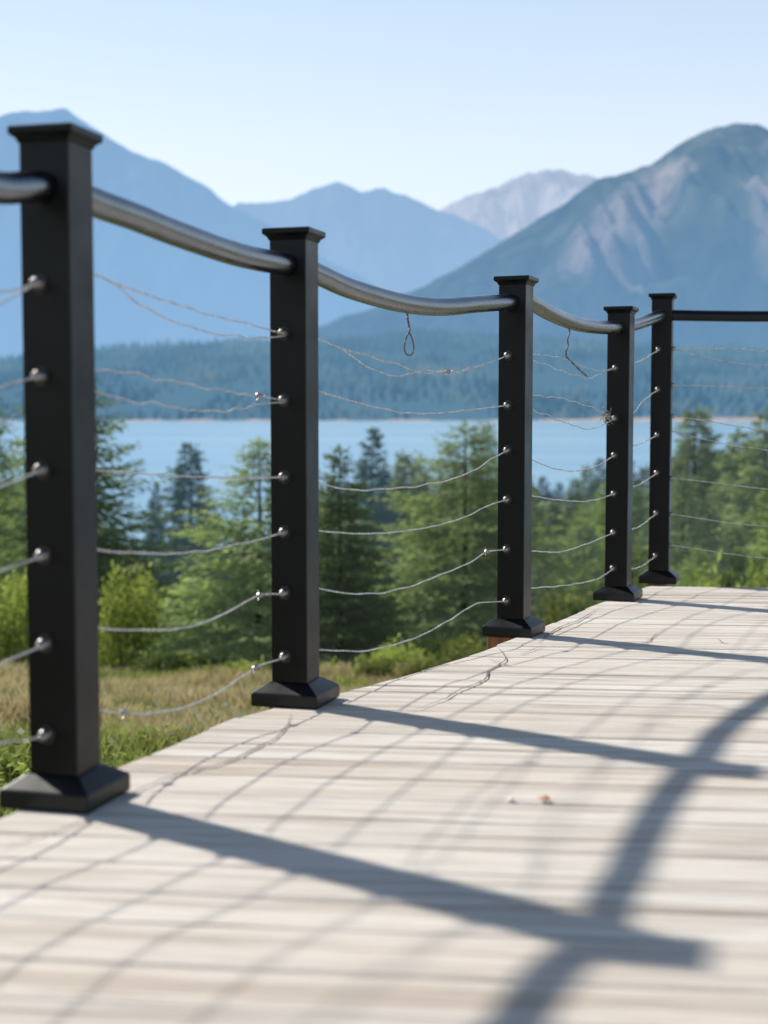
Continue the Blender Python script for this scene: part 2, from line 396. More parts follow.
for i, (rail, cabs) in enumerate(bays):
    tf = facet(i) if i < 5 else 1.
    for k, cab in enumerate(cabs):
        cab = cab[:-1]+[(tf, cab[-1][1])]
        dbl = (k == 0 and i in second) or (k == 1 and i in second2)
        n = 240 if i in (2, 3) else 160
        bm = bmesh.new(); r = .0013 if dbl else .0016
        pts = wire_pts(i, cab, n, .0012 if not dbl else .0022, i*10+k)
        strand(bm, pts, r)
        lab = '%s wire cable %s' % (ORD[k], BAY[i])
        if dbl: lab = '%s loose two-strand wire cable %s' % (ORD[k], BAY[i])
        o = from_bm('wire_cable', bm, M['wire'], None, True)
        tag(o, lab, 'cable', 'wire cables of the railing')
        if dbl:
            s = (second if k == 0 else second2)[i]; s = s[:-1]+[(tf, s[-1][1])]
            bm = bmesh.new(); strand(bm, wire_pts(i, s, n, .0025, i*10+k+5, .002), r)
            from_bm('loose_strand', bm, M['wire'], o, True)
        for t in crimps.get((i, k), []):
            q = min(pts, key=lambda p: (p-bp(i, t, 0)).xy.length)
            j = pts.index(q); d = (pts[min(j+3, len(pts)-1)]-pts[max(j-3, 0)]).normalized()
            bm = bmesh.new(); tube(bm, [q-d*.009, q-d*.006, q+d*.006, q+d*.009], [.0035, .0058, .0058, .0035], 8)
            for a in range(3):
                aa = a*2.1; w = Vector((math.cos(aa), .3*math.sin(aa), math.sin(aa)))
                tube(bm, [q, q+w*.006+d*.004, q+w*.011+d*.001], .0011, 5)
            from_bm('crimp_sleeve', bm, M['fit'], o)

# wire ends hanging from the rail
def hang(i, prof, loop, label, r=.0024):
    bm = bmesh.new()
    pts = [bp(i, t, h) for t, h in smooth_h(prof)]
    strand(bm, pts, r)
    if loop:
        c, rx, rz = loop; q = []
        A = bp(i, 0, 0); B = bp(i, 1, 0); d = (B-A); d.z = 0; d.normalize(); base = bp(i, *c)
        side = Vector((.93, .3, 0))
        for k in range(25):
            a = 2*math.pi*k/24-math.pi/2*3
            q.append(base+side*math.cos(a)*rx*(1-.35*math.sin(a))+Vector((0, 0, 1))*(math.sin(a)*rz-rz))
        tube(bm, q, r*.9, 6, False)
    o = from_bm('hanging_wire', bm, M['oldwire'], None, True)
    top = pts[0]
    bm = bmesh.new(); tube(bm, [top+Vector((0, 0, .012)), top+Vector((0, 0, -.004))], [.009, .006], 10)
    from_bm('clip', bm, M['fit'], o, True)
    tag(o, label, 'wire', 'wire ends hanging from the handrail'); return o
def smooth_h(prof):
    out = []
    for a, b in zip(prof, prof[1:]):
        n = 8
        for k in range(n):
            s = k/n; out.append((a[0]+(b[0]-a[0])*s, a[1]+(b[1]-a[1])*s))
    out.append(prof[-1]); return out
hang(2, [(.432, .858), (.434, .836), (.443, .815), (.440, .803)], ((.440, .803), .0115, .026), 'short wire with a closed loop hanging from the second bay of handrail')
hang(3, [(.455, .902), (.460, .885), (.440, .865), (.447, .845), (.425, .825), (.43, .81), (.56, .775), (.64, .757)], None, 'kinked wire end hanging from handrail and tangled in the top cable')
# wire tangle beside the second fitting of the fourth post
t_ = bp(3, .855, .632)
bm = bmesh.new()
rr = random.Random(5)
for k in range(9):
    a = rr.uniform(0, 6.3); q = t_+Vector((rr.uniform(-.008, .008), rr.uniform(-.01, .01), rr.uniform(-.01, .01)))
    tube(bm, [q, q+Vector((math.cos(a)*.014, .004, math.sin(a)*.016)), q+Vector((math.cos(a+.7)*.022, 0, math.sin(a+.7)*.03))], .0016, 5)
ball(bm, t_, .009, 8)
tag(from_bm('wire_knot', bm, M['fit'], None), 'frayed knot of wire at the second fitting of the fourth post', 'wire')

# ------------------------------------------------------------------ deck
edge = [(-1.9, -2.5), (-.93, .6), (-.72, 1.5), (-.553, 2.014), (-.439, 2.331), (-.269, 2.818), (0.0, 3.178), (.248, 3.642), (.476, 4.168), (.735, 4.807), (1.015, 5.385)]
def edge_x(px, py, ux, uy):
    """distance from (px,py) along (ux,uy) at which the deck edge is met"""
    best = None
    for (x0, y0), (x1, y1) in zip(edge, edge[1:]):
        ex, ey = x1-x0, y1-y0; det = ux*(-ey)-uy*(-ex)
        if abs(det) < 1e-9: continue
        s = ((x0-px)*(-ey)-(y0-py)*(-ex))/det
        w = (ux*(y0-py)-uy*(x0-px))/det
        if -1e-6 <= w <= 1+1e-6: best = s if best is None else min(best, s)
    return best
ux, uy = math.cos(BOARD_A), math.sin(BOARD_A); vx, vy = -uy, ux
bm = bmesh.new(); tl = bm.verts.layers.float.new('tint')
# v coordinate of the far edge, through the corner
vfar = 1.015*vx+5.38*vy
v = vfar; rb = random.Random(11)
ends = []
while v > -2.3:
    w = rb.uniform(.094, .128); gap = rb.uniform(.002, .004)
    if rb.random() < .12: gap = .007
    if v-w < 3.055 < v-.03: w = v-3.055; gap = .012
    v0, v1 = v-w, v; tint = rb.random()
    right = 5.5; segs = []
    x_l0 = edge_x(vx*v0, vy*v0, ux, uy); x_l1 = edge_x(vx*v1, vy*v1, ux, uy)
    if x_l0 is None: x_l0 = -1.9 if v0 < 0 else 1.0
    if x_l1 is None: x_l1 = 1.0 if v1 > 3 else -1.9
    j = rb.uniform(-.006, .004); lift = rb.uniform(-.0012, .0012)
    prev = None; cols = []
    ns = 40
    for s in range(ns+1):
        q = s/ns; row = []
        for (vv, xl, zz) in ((v0, x_l0, -.028), (v0, x_l0, -.003), (v0+.004, x_l0, 0), (v1-.004, x_l1, 0), (v1, x_l1, -.003), (v1, x_l1, -.028)):
            uu = (xl+j)+(right-xl-j)*q
            wav = .0016*mn.noise((uu*2.2, v*7, 3))
            x, y = ux*uu+vx*(vv+wav), uy*uu+vy*(vv+wav)
            vert = bm.verts.new((x, y, dz(y)+zz+lift+.0012*mn.noise((uu*1.5, v*9, 0)))); vert[tl] = tint
            row.append(vert)
        if prev:
            for a in range(5): bm.faces.new((prev[a], row[a], row[a+1], prev[a+1]))
        else: bm.faces.new(row)
        prev = row
    bm.faces.new(prev[::-1])
    v = v0-gap
bmesh.ops.recalc_face_normals(bm, faces=bm.faces[:])
deck = from_bm('deck', bm, M['deck']); tag(deck, kind='structure')
# joists under the edge and the timber uprights that carry the posts
bm = bmesh.new()
for (x0, y0), (x1, y1) in zip(edge[1:], edge[2:]):
    d = Vector((x1-x0, y1-y0, 0)).normalized(); n = Vector((d.y, -d.x, 0))
    a0 = Vector((x0, y0, dz(y0)-.031))+n*.03; a1 = Vector((x1, y1, dz(y1)-.031))+n*.03
    q = [a0, a1, a1+n*.045, a0+n*.045]
    t_ = [bm.verts.new(p) for p in q]; b_ = [bm.verts.new(p-Vector((0, 0, .18))) for p in q]
    bm.faces.new(t_); bm.faces.new(b_[::-1])
    for k in range(4): bm.faces.new((t_[k], b_[k], b_[(k+1) % 4], t_[(k+1) % 4]))
bmesh.ops.recalc_face_normals(bm, faces=bm.faces[:])
from_bm('rim_joist', bm, M['joist'], deck)
for i in range(1, 6):
    x, y = P[i]
    bm = bmesh.new(); ww = .105 if i == 3 else .07; loft(bm, [(ww, -1.9), (ww, -.001)]); bev(bm, .002, 1)
    # cut back below the boards: the upright stands half outside the edge
    o = from_bm('timber_upright', bm, M['post_wood'] if i == 3 else M['joist'], deck)
    c = Vector((-math.cos(YAW[i]), -math.sin(YAW[i]), 0))*.012 if i < 4 else Vector((.0, .03, 0))
    o.location = (x+c.x, y+c.y, dz(y)-.0015); o.rotation_euler = (0, 0, YAW[i])
# splits in the boards: thin dark slivers lying in the surface
def deck_at(px, py):
    u = (512-py)/F; X = (px-384)/F; ph = math.atan(100/F)
    r = Vector((X, math.cos(ph)+u*math.sin(ph), -math.sin(ph)+u*math.cos(ph)))
    t = -CAMZ/(r.z+SL*r.y); return r.x*t, r.y*t
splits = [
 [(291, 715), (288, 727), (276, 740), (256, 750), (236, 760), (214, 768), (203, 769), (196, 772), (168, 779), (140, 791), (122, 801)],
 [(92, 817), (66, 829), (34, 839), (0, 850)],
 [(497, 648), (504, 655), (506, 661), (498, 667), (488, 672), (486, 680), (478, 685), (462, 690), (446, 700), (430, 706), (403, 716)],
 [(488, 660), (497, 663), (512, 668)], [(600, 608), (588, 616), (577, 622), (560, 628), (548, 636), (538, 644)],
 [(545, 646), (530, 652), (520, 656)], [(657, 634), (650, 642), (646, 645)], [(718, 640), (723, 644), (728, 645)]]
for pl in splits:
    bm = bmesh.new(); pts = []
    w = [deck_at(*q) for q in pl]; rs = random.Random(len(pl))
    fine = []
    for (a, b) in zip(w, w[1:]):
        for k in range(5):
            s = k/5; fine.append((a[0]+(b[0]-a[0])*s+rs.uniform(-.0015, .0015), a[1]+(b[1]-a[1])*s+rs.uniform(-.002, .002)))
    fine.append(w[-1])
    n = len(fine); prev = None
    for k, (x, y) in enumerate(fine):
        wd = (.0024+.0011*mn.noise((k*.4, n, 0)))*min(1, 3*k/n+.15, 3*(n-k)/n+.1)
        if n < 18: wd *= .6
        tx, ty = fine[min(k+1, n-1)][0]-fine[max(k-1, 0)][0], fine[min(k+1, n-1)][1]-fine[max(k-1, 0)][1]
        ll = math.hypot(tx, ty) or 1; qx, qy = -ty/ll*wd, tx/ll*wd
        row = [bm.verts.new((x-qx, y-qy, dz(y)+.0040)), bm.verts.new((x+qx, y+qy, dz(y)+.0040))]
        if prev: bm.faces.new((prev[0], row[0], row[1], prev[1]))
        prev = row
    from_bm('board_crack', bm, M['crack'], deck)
# a fallen leaf and a pale chip on the boards
m, nt, out = new_mat('dry leaf'); p = N(nt, 'ShaderNodeBsdfPrincipled', Roughness=.7)
nt.links.new(ramp(nt, noise_n(nt, coords(nt), 150, 3), [(.3, (.35, .13, .04)), (.7, (.62, .30, .13))]), p.inputs['Base Color']); nt.links.new(p.outputs[0], out.inputs[0]); leafm = m
m, nt, out = new_mat('pale chip'); p = N(nt, 'ShaderNodeBsdfPrincipled', Roughness=.6)
nt.links.new(ramp(nt, noise_n(nt, coords(nt), 150, 3), [(.3, (.55, .52, .48)), (.7, (.8, .78, .75))]), p.inputs['Base Color']); nt.links.new(p.outputs[0], out.inputs[0]); chipm = m
x, y = deck_at(544, 802)
bm = bmesh.new(); c = [bm.verts.new((x+.008*math.cos(a)*(1+.3*math.cos(2*a)), y+.010*math.sin(a), dz(y)+.004+.005*abs(math.sin(a*1.5)))) for a in [k*.5236 for k in range(12)]]
ctr = bm.verts.new((x, y, dz(y)+.003))
for k in range(12): bm.faces.new((ctr, c[k], c[(k+1) % 12]))
tag(from_bm('fallen_leaf', bm, leafm, None, True), 'tiny curled orange leaf lying on the bare deck boards', 'leaf')
x, y = deck_at(511, 802)
bm = bmesh.new(); ball(bm, (x, y, dz(y)+.004), .006, 8, (1, 1.2, .5)); tag(from_bm('wood_chip', bm, chipm, None), 'tiny pale chip lying on the deck left of the orange leaf', 'chip')

# ------------------------------------------------------------------ ground, lake, far shore
def gz(x, y):
    """ground height relative to the eye, then to the world"""
    ks = [(-50, -1.3), (4, -1.42), (6, -1.60), (16.8, -3.33), (20, -4.4), (34, -7.2), (60, -9.4), (100, -11.8), (139, -13.9), (160, -16), (400, -22), (2600, -22), (60000, -22)]
    for (a, za), (b, zb) in zip(ks, ks[1:]):
        if y <= b: z = za+(zb-za)*(y-a)/(b-a); break
    k = min(1, max(0, (y-4)/10))
    z += (.10*mn.noise((x*.35, y*.35, 0))+.25*mn.noise((x*.09, y*.09, 5)))*(.25+k) if y < 160 else 0
    return z+CAMZ
m, nt, out = new_mat('meadow soil'); v = coords(nt)
c = ramp(nt, noise_n(nt, v, .55, 6, .65), [(.3, (.12, .12, .05)), (.5, (.22, .22, .10)), (.7, (.34, .29, .17))])
c = mixc(nt, ramp(nt, noise_n(nt, v, 9, 5), [(.4, (0,)*3), (.7, (.6,)*3)]), c, (.07, .10, .025))
p = N(nt, 'ShaderNodeBsdfPrincipled', Roughness=.95); nt.links.new(c, p.inputs['Base Color'])
nt.links.new(bump(nt, noise_n(nt, v, 12, 5), .8, .05), p.inputs['Normal']); nt.links.new(p.outputs[0], out.inputs[0]); soil = m
xs = [-40000, -8000, -1500, -400, -150]+[-90+2*k for k in range(91)]+[150, 400, 1500, 8000, 40000]
ys = [-60, -20, -8, -2]+[0+1.0*k for k in range(46)]+[48+4*k for k in range(30)]+[180, 250, 400, 800, 1500, 2600, 6000, 20000, 45000]
verts = [(x, y, gz(x, y)) for y in ys for x in xs]; nx = len(xs)
faces = [(j*nx+i, j*nx+i+1, (j+1)*nx+i+1, (j+1)*nx+i) for j in range(len(ys)-1) for i in range(nx-1)]
me = bpy.data.meshes.new('ground'); me.from_pydata(verts, [], faces); o = link('ground', me, soil, None, True); tag(o, kind='structure')

LAKE = -14+CAMZ
m, nt, out = new_mat('lake water'); v = coords(nt, 'Object', (.05, .25, 1))
p = N(nt, 'ShaderNodeBsdfPrincipled', Roughness=.22); p.inputs['Base Color'].default_value = (.16, .36, .52, 1)
p.inputs['Specular IOR Level'].default_value = .35
wn = noise_n(nt, v, 1.0, 5, .6)
cc = ramp(nt, noise_n(nt, coords(nt, 'Object', (.002, .012, 1)), 1.0, 4), [(.3, (.22, .42, .58)), (.7, (.32, .51, .65))])
nt.links.new(cc, p.inputs['Base Color'])
nt.links.new(bump(nt, wn, .6, 1.5), p.inputs['Normal']); nt.links.new(p.outputs[0], out.inputs[0])
bm = bmesh.new(); q = [bm.verts.new(c) for c in ((-5000, 120, LAKE), (5000, 120, LAKE), (5000, 4200, LAKE), (-5000, 4200, LAKE))]; bm.faces.new(q)
tag(from_bm('lake', bm, m), kind='structure')

def interp(tab, x):
    if x <= tab[0][0]: return tab[0][1]
    for (a, u), (b, w) in zip(tab, tab[1:]):
        if x <= b:
            s = (x-a)/(b-a); return u+(w-u)*s
    return tab[-1][1]
def massif(name, D, prof, foot_w, mat, jag, spur, seed, nx=260, nv=60, back=.35, rock=None, sharp=1.0):
    """prof: (bearing px, crest px above the horizon)"""
    x0, x1 = prof[0][0], prof[-1][0]
    verts, rk = [], []
    foot = LAKE-6
    for j in range(nv+1):
        vq = j/nv*(1+back)          # 0 foot .. 1 crest .. back slope
        yy = D-foot_w*(1-vq) if vq <= 1 else D+foot_w*(vq-1)
        for i in range(nx+1):
            b = x0+(x1-x0)*i/nx; X = (b-384)/F*D
            hr = interp(prof, b)/F*D+CAMZ
            hr += jag*D/F*(mn.fractal((X/D*45, seed, 0), .9, 2.1, 5))
            s = vq if vq <= 1 else 1-(vq-1)/back*.8
            s = s**sharp if vq <= 1 else s
            h = foot+(hr-foot)*s
            env = math.sin(math.pi*min(1, max(0, vq)))**.8 if vq <= 1 else .0
            rid = 1-abs(mn.fractal((X/D*14+.35*vq, vq*1.4, seed+3), .8, 2.2, 5))*2.2
            h += env*spur*(hr-foot)*(rid-.55)
            verts.append((X, yy+jag*0, h))
            if rock is not None:
                rk.append(rock(b, (interp(prof, b))*s, X, vq))
    faces = [(j*(nx+1)+i, j*(nx+1)+i+1, (j+1)*(nx+1)+i+1, (j+1)*(nx+1)+i) for j in range(nv) for i in range(nx)]
    me = bpy.data.meshes.new(name); me.from_pydata(verts, [], faces)
    if rock is not None:
        a = me.attributes.new('rock', 'FLOAT', 'POINT'); a.data.foreach_set('value', rk)
    o = link(name, me, mat, None, True); return tag(o, kind='structure'), verts

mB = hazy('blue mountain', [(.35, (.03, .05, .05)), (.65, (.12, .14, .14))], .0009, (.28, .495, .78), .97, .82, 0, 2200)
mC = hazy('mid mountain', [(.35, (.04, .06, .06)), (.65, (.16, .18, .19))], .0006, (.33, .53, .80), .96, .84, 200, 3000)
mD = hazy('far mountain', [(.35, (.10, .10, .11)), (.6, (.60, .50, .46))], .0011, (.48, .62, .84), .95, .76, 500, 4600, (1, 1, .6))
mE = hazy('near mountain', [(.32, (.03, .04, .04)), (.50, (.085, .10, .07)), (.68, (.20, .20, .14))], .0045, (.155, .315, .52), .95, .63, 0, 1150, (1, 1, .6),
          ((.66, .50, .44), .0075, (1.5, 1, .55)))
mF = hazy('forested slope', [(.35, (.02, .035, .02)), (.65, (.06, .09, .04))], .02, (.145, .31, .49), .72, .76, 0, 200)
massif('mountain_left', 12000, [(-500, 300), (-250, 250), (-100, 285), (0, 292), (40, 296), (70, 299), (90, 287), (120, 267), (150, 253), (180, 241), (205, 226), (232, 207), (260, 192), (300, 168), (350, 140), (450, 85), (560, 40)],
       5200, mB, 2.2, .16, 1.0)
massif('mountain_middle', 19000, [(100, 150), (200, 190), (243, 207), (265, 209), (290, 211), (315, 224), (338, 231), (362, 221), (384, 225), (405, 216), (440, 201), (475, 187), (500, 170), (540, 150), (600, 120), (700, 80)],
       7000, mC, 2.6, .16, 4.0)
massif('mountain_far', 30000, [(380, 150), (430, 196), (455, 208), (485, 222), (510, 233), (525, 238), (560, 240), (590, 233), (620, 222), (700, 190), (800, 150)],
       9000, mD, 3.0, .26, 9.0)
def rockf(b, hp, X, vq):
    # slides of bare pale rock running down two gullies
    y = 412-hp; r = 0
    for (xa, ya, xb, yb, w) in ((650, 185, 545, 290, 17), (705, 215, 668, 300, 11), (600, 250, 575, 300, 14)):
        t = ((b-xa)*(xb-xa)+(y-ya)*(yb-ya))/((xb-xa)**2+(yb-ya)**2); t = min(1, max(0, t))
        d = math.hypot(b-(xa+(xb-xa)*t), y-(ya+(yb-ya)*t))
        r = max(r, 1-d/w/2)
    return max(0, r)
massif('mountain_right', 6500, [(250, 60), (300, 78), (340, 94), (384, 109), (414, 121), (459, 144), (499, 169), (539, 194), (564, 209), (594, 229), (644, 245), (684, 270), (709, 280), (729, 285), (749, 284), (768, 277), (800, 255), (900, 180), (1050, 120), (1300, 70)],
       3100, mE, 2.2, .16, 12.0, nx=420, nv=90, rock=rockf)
prof = [(-400, 52), (-100, 50), (0, 50), (100, 61), (200, 68), (320, 72), (420, 80), (500, 78), (600, 68), (768, 64), (900, 60), (1200, 40)]
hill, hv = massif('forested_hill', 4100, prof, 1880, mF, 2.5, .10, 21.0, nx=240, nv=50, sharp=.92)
# far shore strip of pale sand
m, nt, out = new_mat('shore sand'); d = nt.nodes.new('ShaderNodeBsdfDiffuse')
nt.links.new(ramp(nt, noise_n(nt, coords(nt), .05, 4), [(.4, (.30, .28, .26)), (.6, (.52, .44, .40))]), d.inputs[0]); nt.links.new(d.outputs[0], out.inputs[0]); sand = m
bm = bmesh.new(); prev = None
for k in range(161):
    X = -1200+k*16; b = X/2200*F+384
    hgt = 3.0+1.6*mn.noise((X*.006, 2, 0)) if b < 600 else 6+2*mn.noise((X*.01, 0, 0))
    if b < 600: hgt = max(.3, hgt*(1 if mn.noise((X*.012, 7, 1)) > .05 else .2))
    row = [bm.verts.new((X, 2130+20*mn.noise((X*.004, 0, 9)), LAKE-.5)), bm.verts.new((X, 2230, LAKE+hgt*.8)), bm.verts.new((X, 2330, LAKE+hgt*.8-1))]
    if prev:
        for a in range(2): bm.faces.new((prev[a], row[a], row[a+1], prev[a+1]))
    prev = row
tag(from_bm('shore', bm, sand, None, True), kind='structure')

def np_mesh(name, V, Fc, tint=None):
    me = bpy.data.meshes.new(name)
    V = np.asarray(V, dtype=np.float32); Fc = np.asarray(Fc, dtype=np.int32); k = Fc.shape[1]
    me.vertices.add(len(V)); me.vertices.foreach_set('co', V.ravel())
    me.loops.add(Fc.size); me.loops.foreach_set('vertex_index', Fc.ravel())
    me.polygons.add(len(Fc)); me.polygons.foreach_set('loop_start', np.arange(0, Fc.size, k, dtype=np.int32))
    me.update(calc_edges=True)
    if tint is not None:
        a = me.attributes.new('tint', 'FLOAT', 'POINT'); a.data.foreach_set('value', np.asarray(tint, dtype=np.float32))
    me.validate(); return me
# far-off wood on that hill: nobody could count it
rng = np.random.default_rng(3)
V, Fc, T = [], [], []
nxx = 241; base = 0
for k in range(18000):
    i = rng.uniform(0, 240); j = rng.uniform(.02, 1)**1.15*50/1.35*1.0
    i0, j0 = int(i), int(j)
    a = Vector(hv[j0*nxx+i0]); b = Vector(hv[min(j0+1, 50)*nxx+min(i0+1, 240)]); c = a.lerp(b, (i-i0+j-j0)/2)
    if c.z < LAKE+1: c.z = LAKE+1
    d = mn.noise((c.x*.004, c.y*.004, 3))
    if d < -.28: continue
    h = rng.uniform(11, 23)*(1+.5*d); r = h*rng.uniform(.17, .27); ph = rng.uniform(0, 6)
    n = 5; d2 = mn.noise((c.x*.007, c.y*.003, 8)); t = min(1, max(0, .46+.35*rng.uniform(-1, 1)+1.5*d2))
    for lvl, (zb, zt, rf) in enumerate(((0.05, .7, 1.), (.4, 1., .62))):
        ring = [(c.x+r*rf*math.cos(ph+q*1.2566), c.y+r*rf*math.sin(ph+q*1.2566), c.z+h*zb) for q in range(n)]
        V += ring; V.append((c.x, c.y, c.z+h*zt)); T += [t]*(n+1)
        Fc += [(base+q, base+(q+1) % n, base+n) for q in range(n)]; base += n+1
M['far'] = leafy('far wood', (.012, .028, .018), (.07, .10, .06), (.36, .37, .22), 0., .006, haze=.54, glowc=(.11, .26, .45), hz=(.80, (.155, .325, .50)))
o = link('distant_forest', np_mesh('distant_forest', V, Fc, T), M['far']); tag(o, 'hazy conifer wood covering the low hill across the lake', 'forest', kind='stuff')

# ------------------------------------------------------------------ trees
def conifer_mesh(seed, dens=1.0, width=.30, lean=.0, leaf=.030, openness=.0):
    """unit-height conifer crown: whorled drooping branches carrying sprays of needles"""
    g = np.random.default_rng(seed)
    V, Fc, T = [], [], []
    z = .05
    while z < .985:
        f = (1-z)
        n = int(6+5*f+g.integers(0, 3))
        L0 = width*(f**.72)*(.9+.1*math.sin(z*40))+.014
        for k in range(n):
            if g.random() < openness: continue
            a = g.uniform(0, 2*math.pi); L = L0*g.uniform(.62, 1.16)
            up = g.uniform(-.25, .15)-.12*f+.55*(z**4); t = g.random()
            ns = max(3, int(13*dens*L/width)+2)
            ca, sa = math.cos(a), math.sin(a)
            for s in range(ns):
                q = (s+g.random())/ns; r = L*(.12+.88*q)
                zz = z+up*r*.9+.35*r*r/width*.5
                for side in (-1, 1, 0):
                    ln = leaf*(1.15-.45*q)*g.uniform(.7, 1.4)*(.56+1.15*f); wd = ln*g.uniform(.32, .5)
                    aa = a+side*g.uniform(.5, 1.1); dx, dy = math.cos(aa), math.sin(aa); dzz = g.uniform(-.55, .25)
                    lo = side*g.random()*L*.34*(1-.55*q); p0 = (r*ca-lo*sa, r*sa+lo*ca, zz+g.uniform(-.008, .008)-abs(lo)*.25)
                    px, py = -dy*wd*.5, dx*wd*.5; pz = g.uniform(-.5, .5)*wd
                    b = len(V)
                    V += [(p0[0], p0[1], p0[2]), (p0[0]+dx*ln*.5+px, p0[1]+dy*ln*.5+py, p0[2]+dzz*ln*.5+pz),
                          (p0[0]+dx*ln, p0[1]+dy*ln, p0[2]+dzz*ln), (p0[0]+dx*ln*.5-px, p0[1]+dy*ln*.5-py, p0[2]+dzz*ln*.5-pz)]
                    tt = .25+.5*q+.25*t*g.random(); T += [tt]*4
                    Fc.append((b, b+1, b+2, b+3))
        z += g.uniform(.015, .026)*(1.0 if dens >= 1 else 1.25)
    # leader
    b = len(V)
    for k in range(14):
        a = g.uniform(0, 6.3); zz = .95+.05*k/14; V += [(0, 0, zz), (.006*math.cos(a), .006*math.sin(a), zz+.004), (.012*math.cos(a), .012*math.sin(a), zz+.014), (-.003, 0, zz+.008)]; T += [.7]*4
        Fc.append((b, b+1, b+2, b+3)); b += 4
    return np_mesh('crown', V, Fc, T)
def trunk_mesh():
    bm = bmesh.new()
    tube(bm, [(0, 0, -.06), (0, 0, .0), (.003, 0, .3), (-.002, .002, .6), (0, 0, .97)], [.021, .017, .012, .007, .0015], 8)
    for k in range(26):
        z = .06+.033*k; a = k*2.4; L = .2*(1-z)
        tube(bm, [(0, 0, z), (L*.6*math.cos(a), L*.6*math.sin(a), z-.01), (L*math.cos(a), L*math.sin(a), z-.012)], [.0035*(1.1-z), .002, .0007], 4)
    me = bpy.data.meshes.new('trunk'); bm.to_mesh(me); bm.free(); me.materials.append(M['bark']); return me
TR = trunk_mesh()
def crown(mat, *a, **k):
    me = conifer_mesh(*a, **k); me.materials.append(M[mat]); return me
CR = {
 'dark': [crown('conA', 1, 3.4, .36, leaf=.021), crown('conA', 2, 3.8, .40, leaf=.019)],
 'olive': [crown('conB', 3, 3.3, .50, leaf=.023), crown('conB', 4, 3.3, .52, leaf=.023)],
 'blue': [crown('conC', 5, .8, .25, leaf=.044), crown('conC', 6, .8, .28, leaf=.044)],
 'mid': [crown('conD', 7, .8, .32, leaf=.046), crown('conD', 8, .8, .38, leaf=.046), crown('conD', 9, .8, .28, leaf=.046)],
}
def tree(px, top, Y, kind, var, label, group=None, fat=1., sink=0.):
    """px: bearing of the trunk, top: bearing of the tip, Y: distance; height follows"""
    X = (px-384)/F*Y; g0 = gz(X, Y)-sink; zt = CAMZ-(top-412)/F*Y; h = max(1.0, zt-g0)
    r = empty('conifer_tree', (X, Y, g0), random.uniform(0, 6.28), label=label, cat='tree', group=group)
    r.scale = (h*fat, h*fat, h)
    for nm, me in (('trunk', TR), ('crown', CR[kind][var % len(CR[kind])])):
        o = bpy.data.objects.new(nm, me); col.objects.link(o); o.parent = r
    return r
tree(72, 352, 21, 'dark', 1, 'tall dark spruce directly behind the nearest railing post', fat=1.12)
tree(-14, 375, 24, 'olive', 0, 'tall olive conifer cut by the left edge of the view', fat=.75)
tree(190, 443, 62, 'blue', 1, 'narrow blue green spruce standing alone against the lake', fat=1.15)
tree(155, 482, 75, 'blue', 0, 'tiny slender conifer left of the lone narrow blue spruce', fat=.7)
tree(259, 438, 18.8, 'olive', 0, 'broad olive green conifer left of the second post, above the meadow', fat=1.3)
tree(340, 446, 17.5, 'dark', 0, 'dark green conifer just right of the second post', fat=1.05)
tree(372, 428, 48, 'blue', 0, 'narrow blue tinged spruce between second and third posts', fat=.9)
tree(403, 450, 55, 'mid', 0, 'small hazy conifer, left one of the pair between the second and third posts', fat=.9)
tree(419, 455, 60, 'mid', 2, 'small hazy conifer, right one of the pair between the second and third posts', fat=.8)
tree(465, 422, 24, 'olive', 1, 'large yellowish olive conifer spreading left of the third post', fat=1.3)
tree(488, 422, 30, 'olive', 0, 'olive conifer whose tip shows beside the left side of the third post', fat=.7)
tree(695, 405, 52, 'mid', 0, 'dark pointed conifer rising above its neighbours right of the corner post', fat=1.15)
tree(738, 428, 44, 'mid', 2, 'slim conifer among the dense trees at the right, below its taller neighbours', fat=1.0)
tree(766, 408, 40, 'mid', 1, 'tall conifer cut by the right edge of the view', fat=.9)
GR = 'trees of the dense conifer wood above the lake shore'
LB = {'mid': 'hazy green conifer, one of many in the dense wood above the lake', 'olive': 'olive green conifer, one of several in the wood behind the railing',
      'dark': 'dark conifer, one of several in the wood behind the railing', 'blue': 'bluish conifer, one of several in the wood behind the railing'}
rt = random.Random(21)
topprof = [(-80, 420), (0, 450), (60, 470), (100, 512), (150, 545), (200, 555), (240, 540), (290, 500), (330, 480), (380, 470), (430, 462), (500, 455), (540, 462), (570, 470), (600, 455), (640, 445), (680, 440), (730, 440), (768, 430), (860, 420)]
def row(x0, x1, step, ya, yb, lo, hi, kinds, fat=(.8, 1.15)):
    x = x0
    while x < x1:
        Y = rt.uniform(ya, yb); k = rt.choice(kinds)
        t = interp(topprof, x)+rt.uniform(lo, hi)
        tree(x, t, Y, k, rt.randint(0, 2), LB[k], GR+' ('+k+')', rt.uniform(*fat))
        x += step*rt.uniform(.75, 1.25)
row(-60, 90, 22, 60, 110, 0, 40, ['mid', 'blue'])
row(90, 250, 20, 85, 118, 8, 30, ['mid', 'mid', 'blue'], (1.0, 1.5))
row(100, 300, 22, 40, 58, 8, 45, ['mid', 'olive'], (1., 1.3))
row(320, 860, 14, 70, 115, 0, 22, ['mid', 'mid', 'blue'])
row(330, 860, 24, 45, 66, 14, 50, ['mid', 'mid', 'olive'])
row(530, 860, 26, 30, 42, 30, 90, ['mid', 'olive', 'mid'])
row(90, 330, 26, 27, 38, 30, 70, ['mid', 'dark', 'olive'], (1., 1.3))
row(370, 520, 38, 32, 40, 60, 100, ['olive', 'mid'], (.9, 1.2))
row(540, 800, 40, 20, 26, 75, 120, ['olive', 'mid', 'dark'], (.9, 1.2))

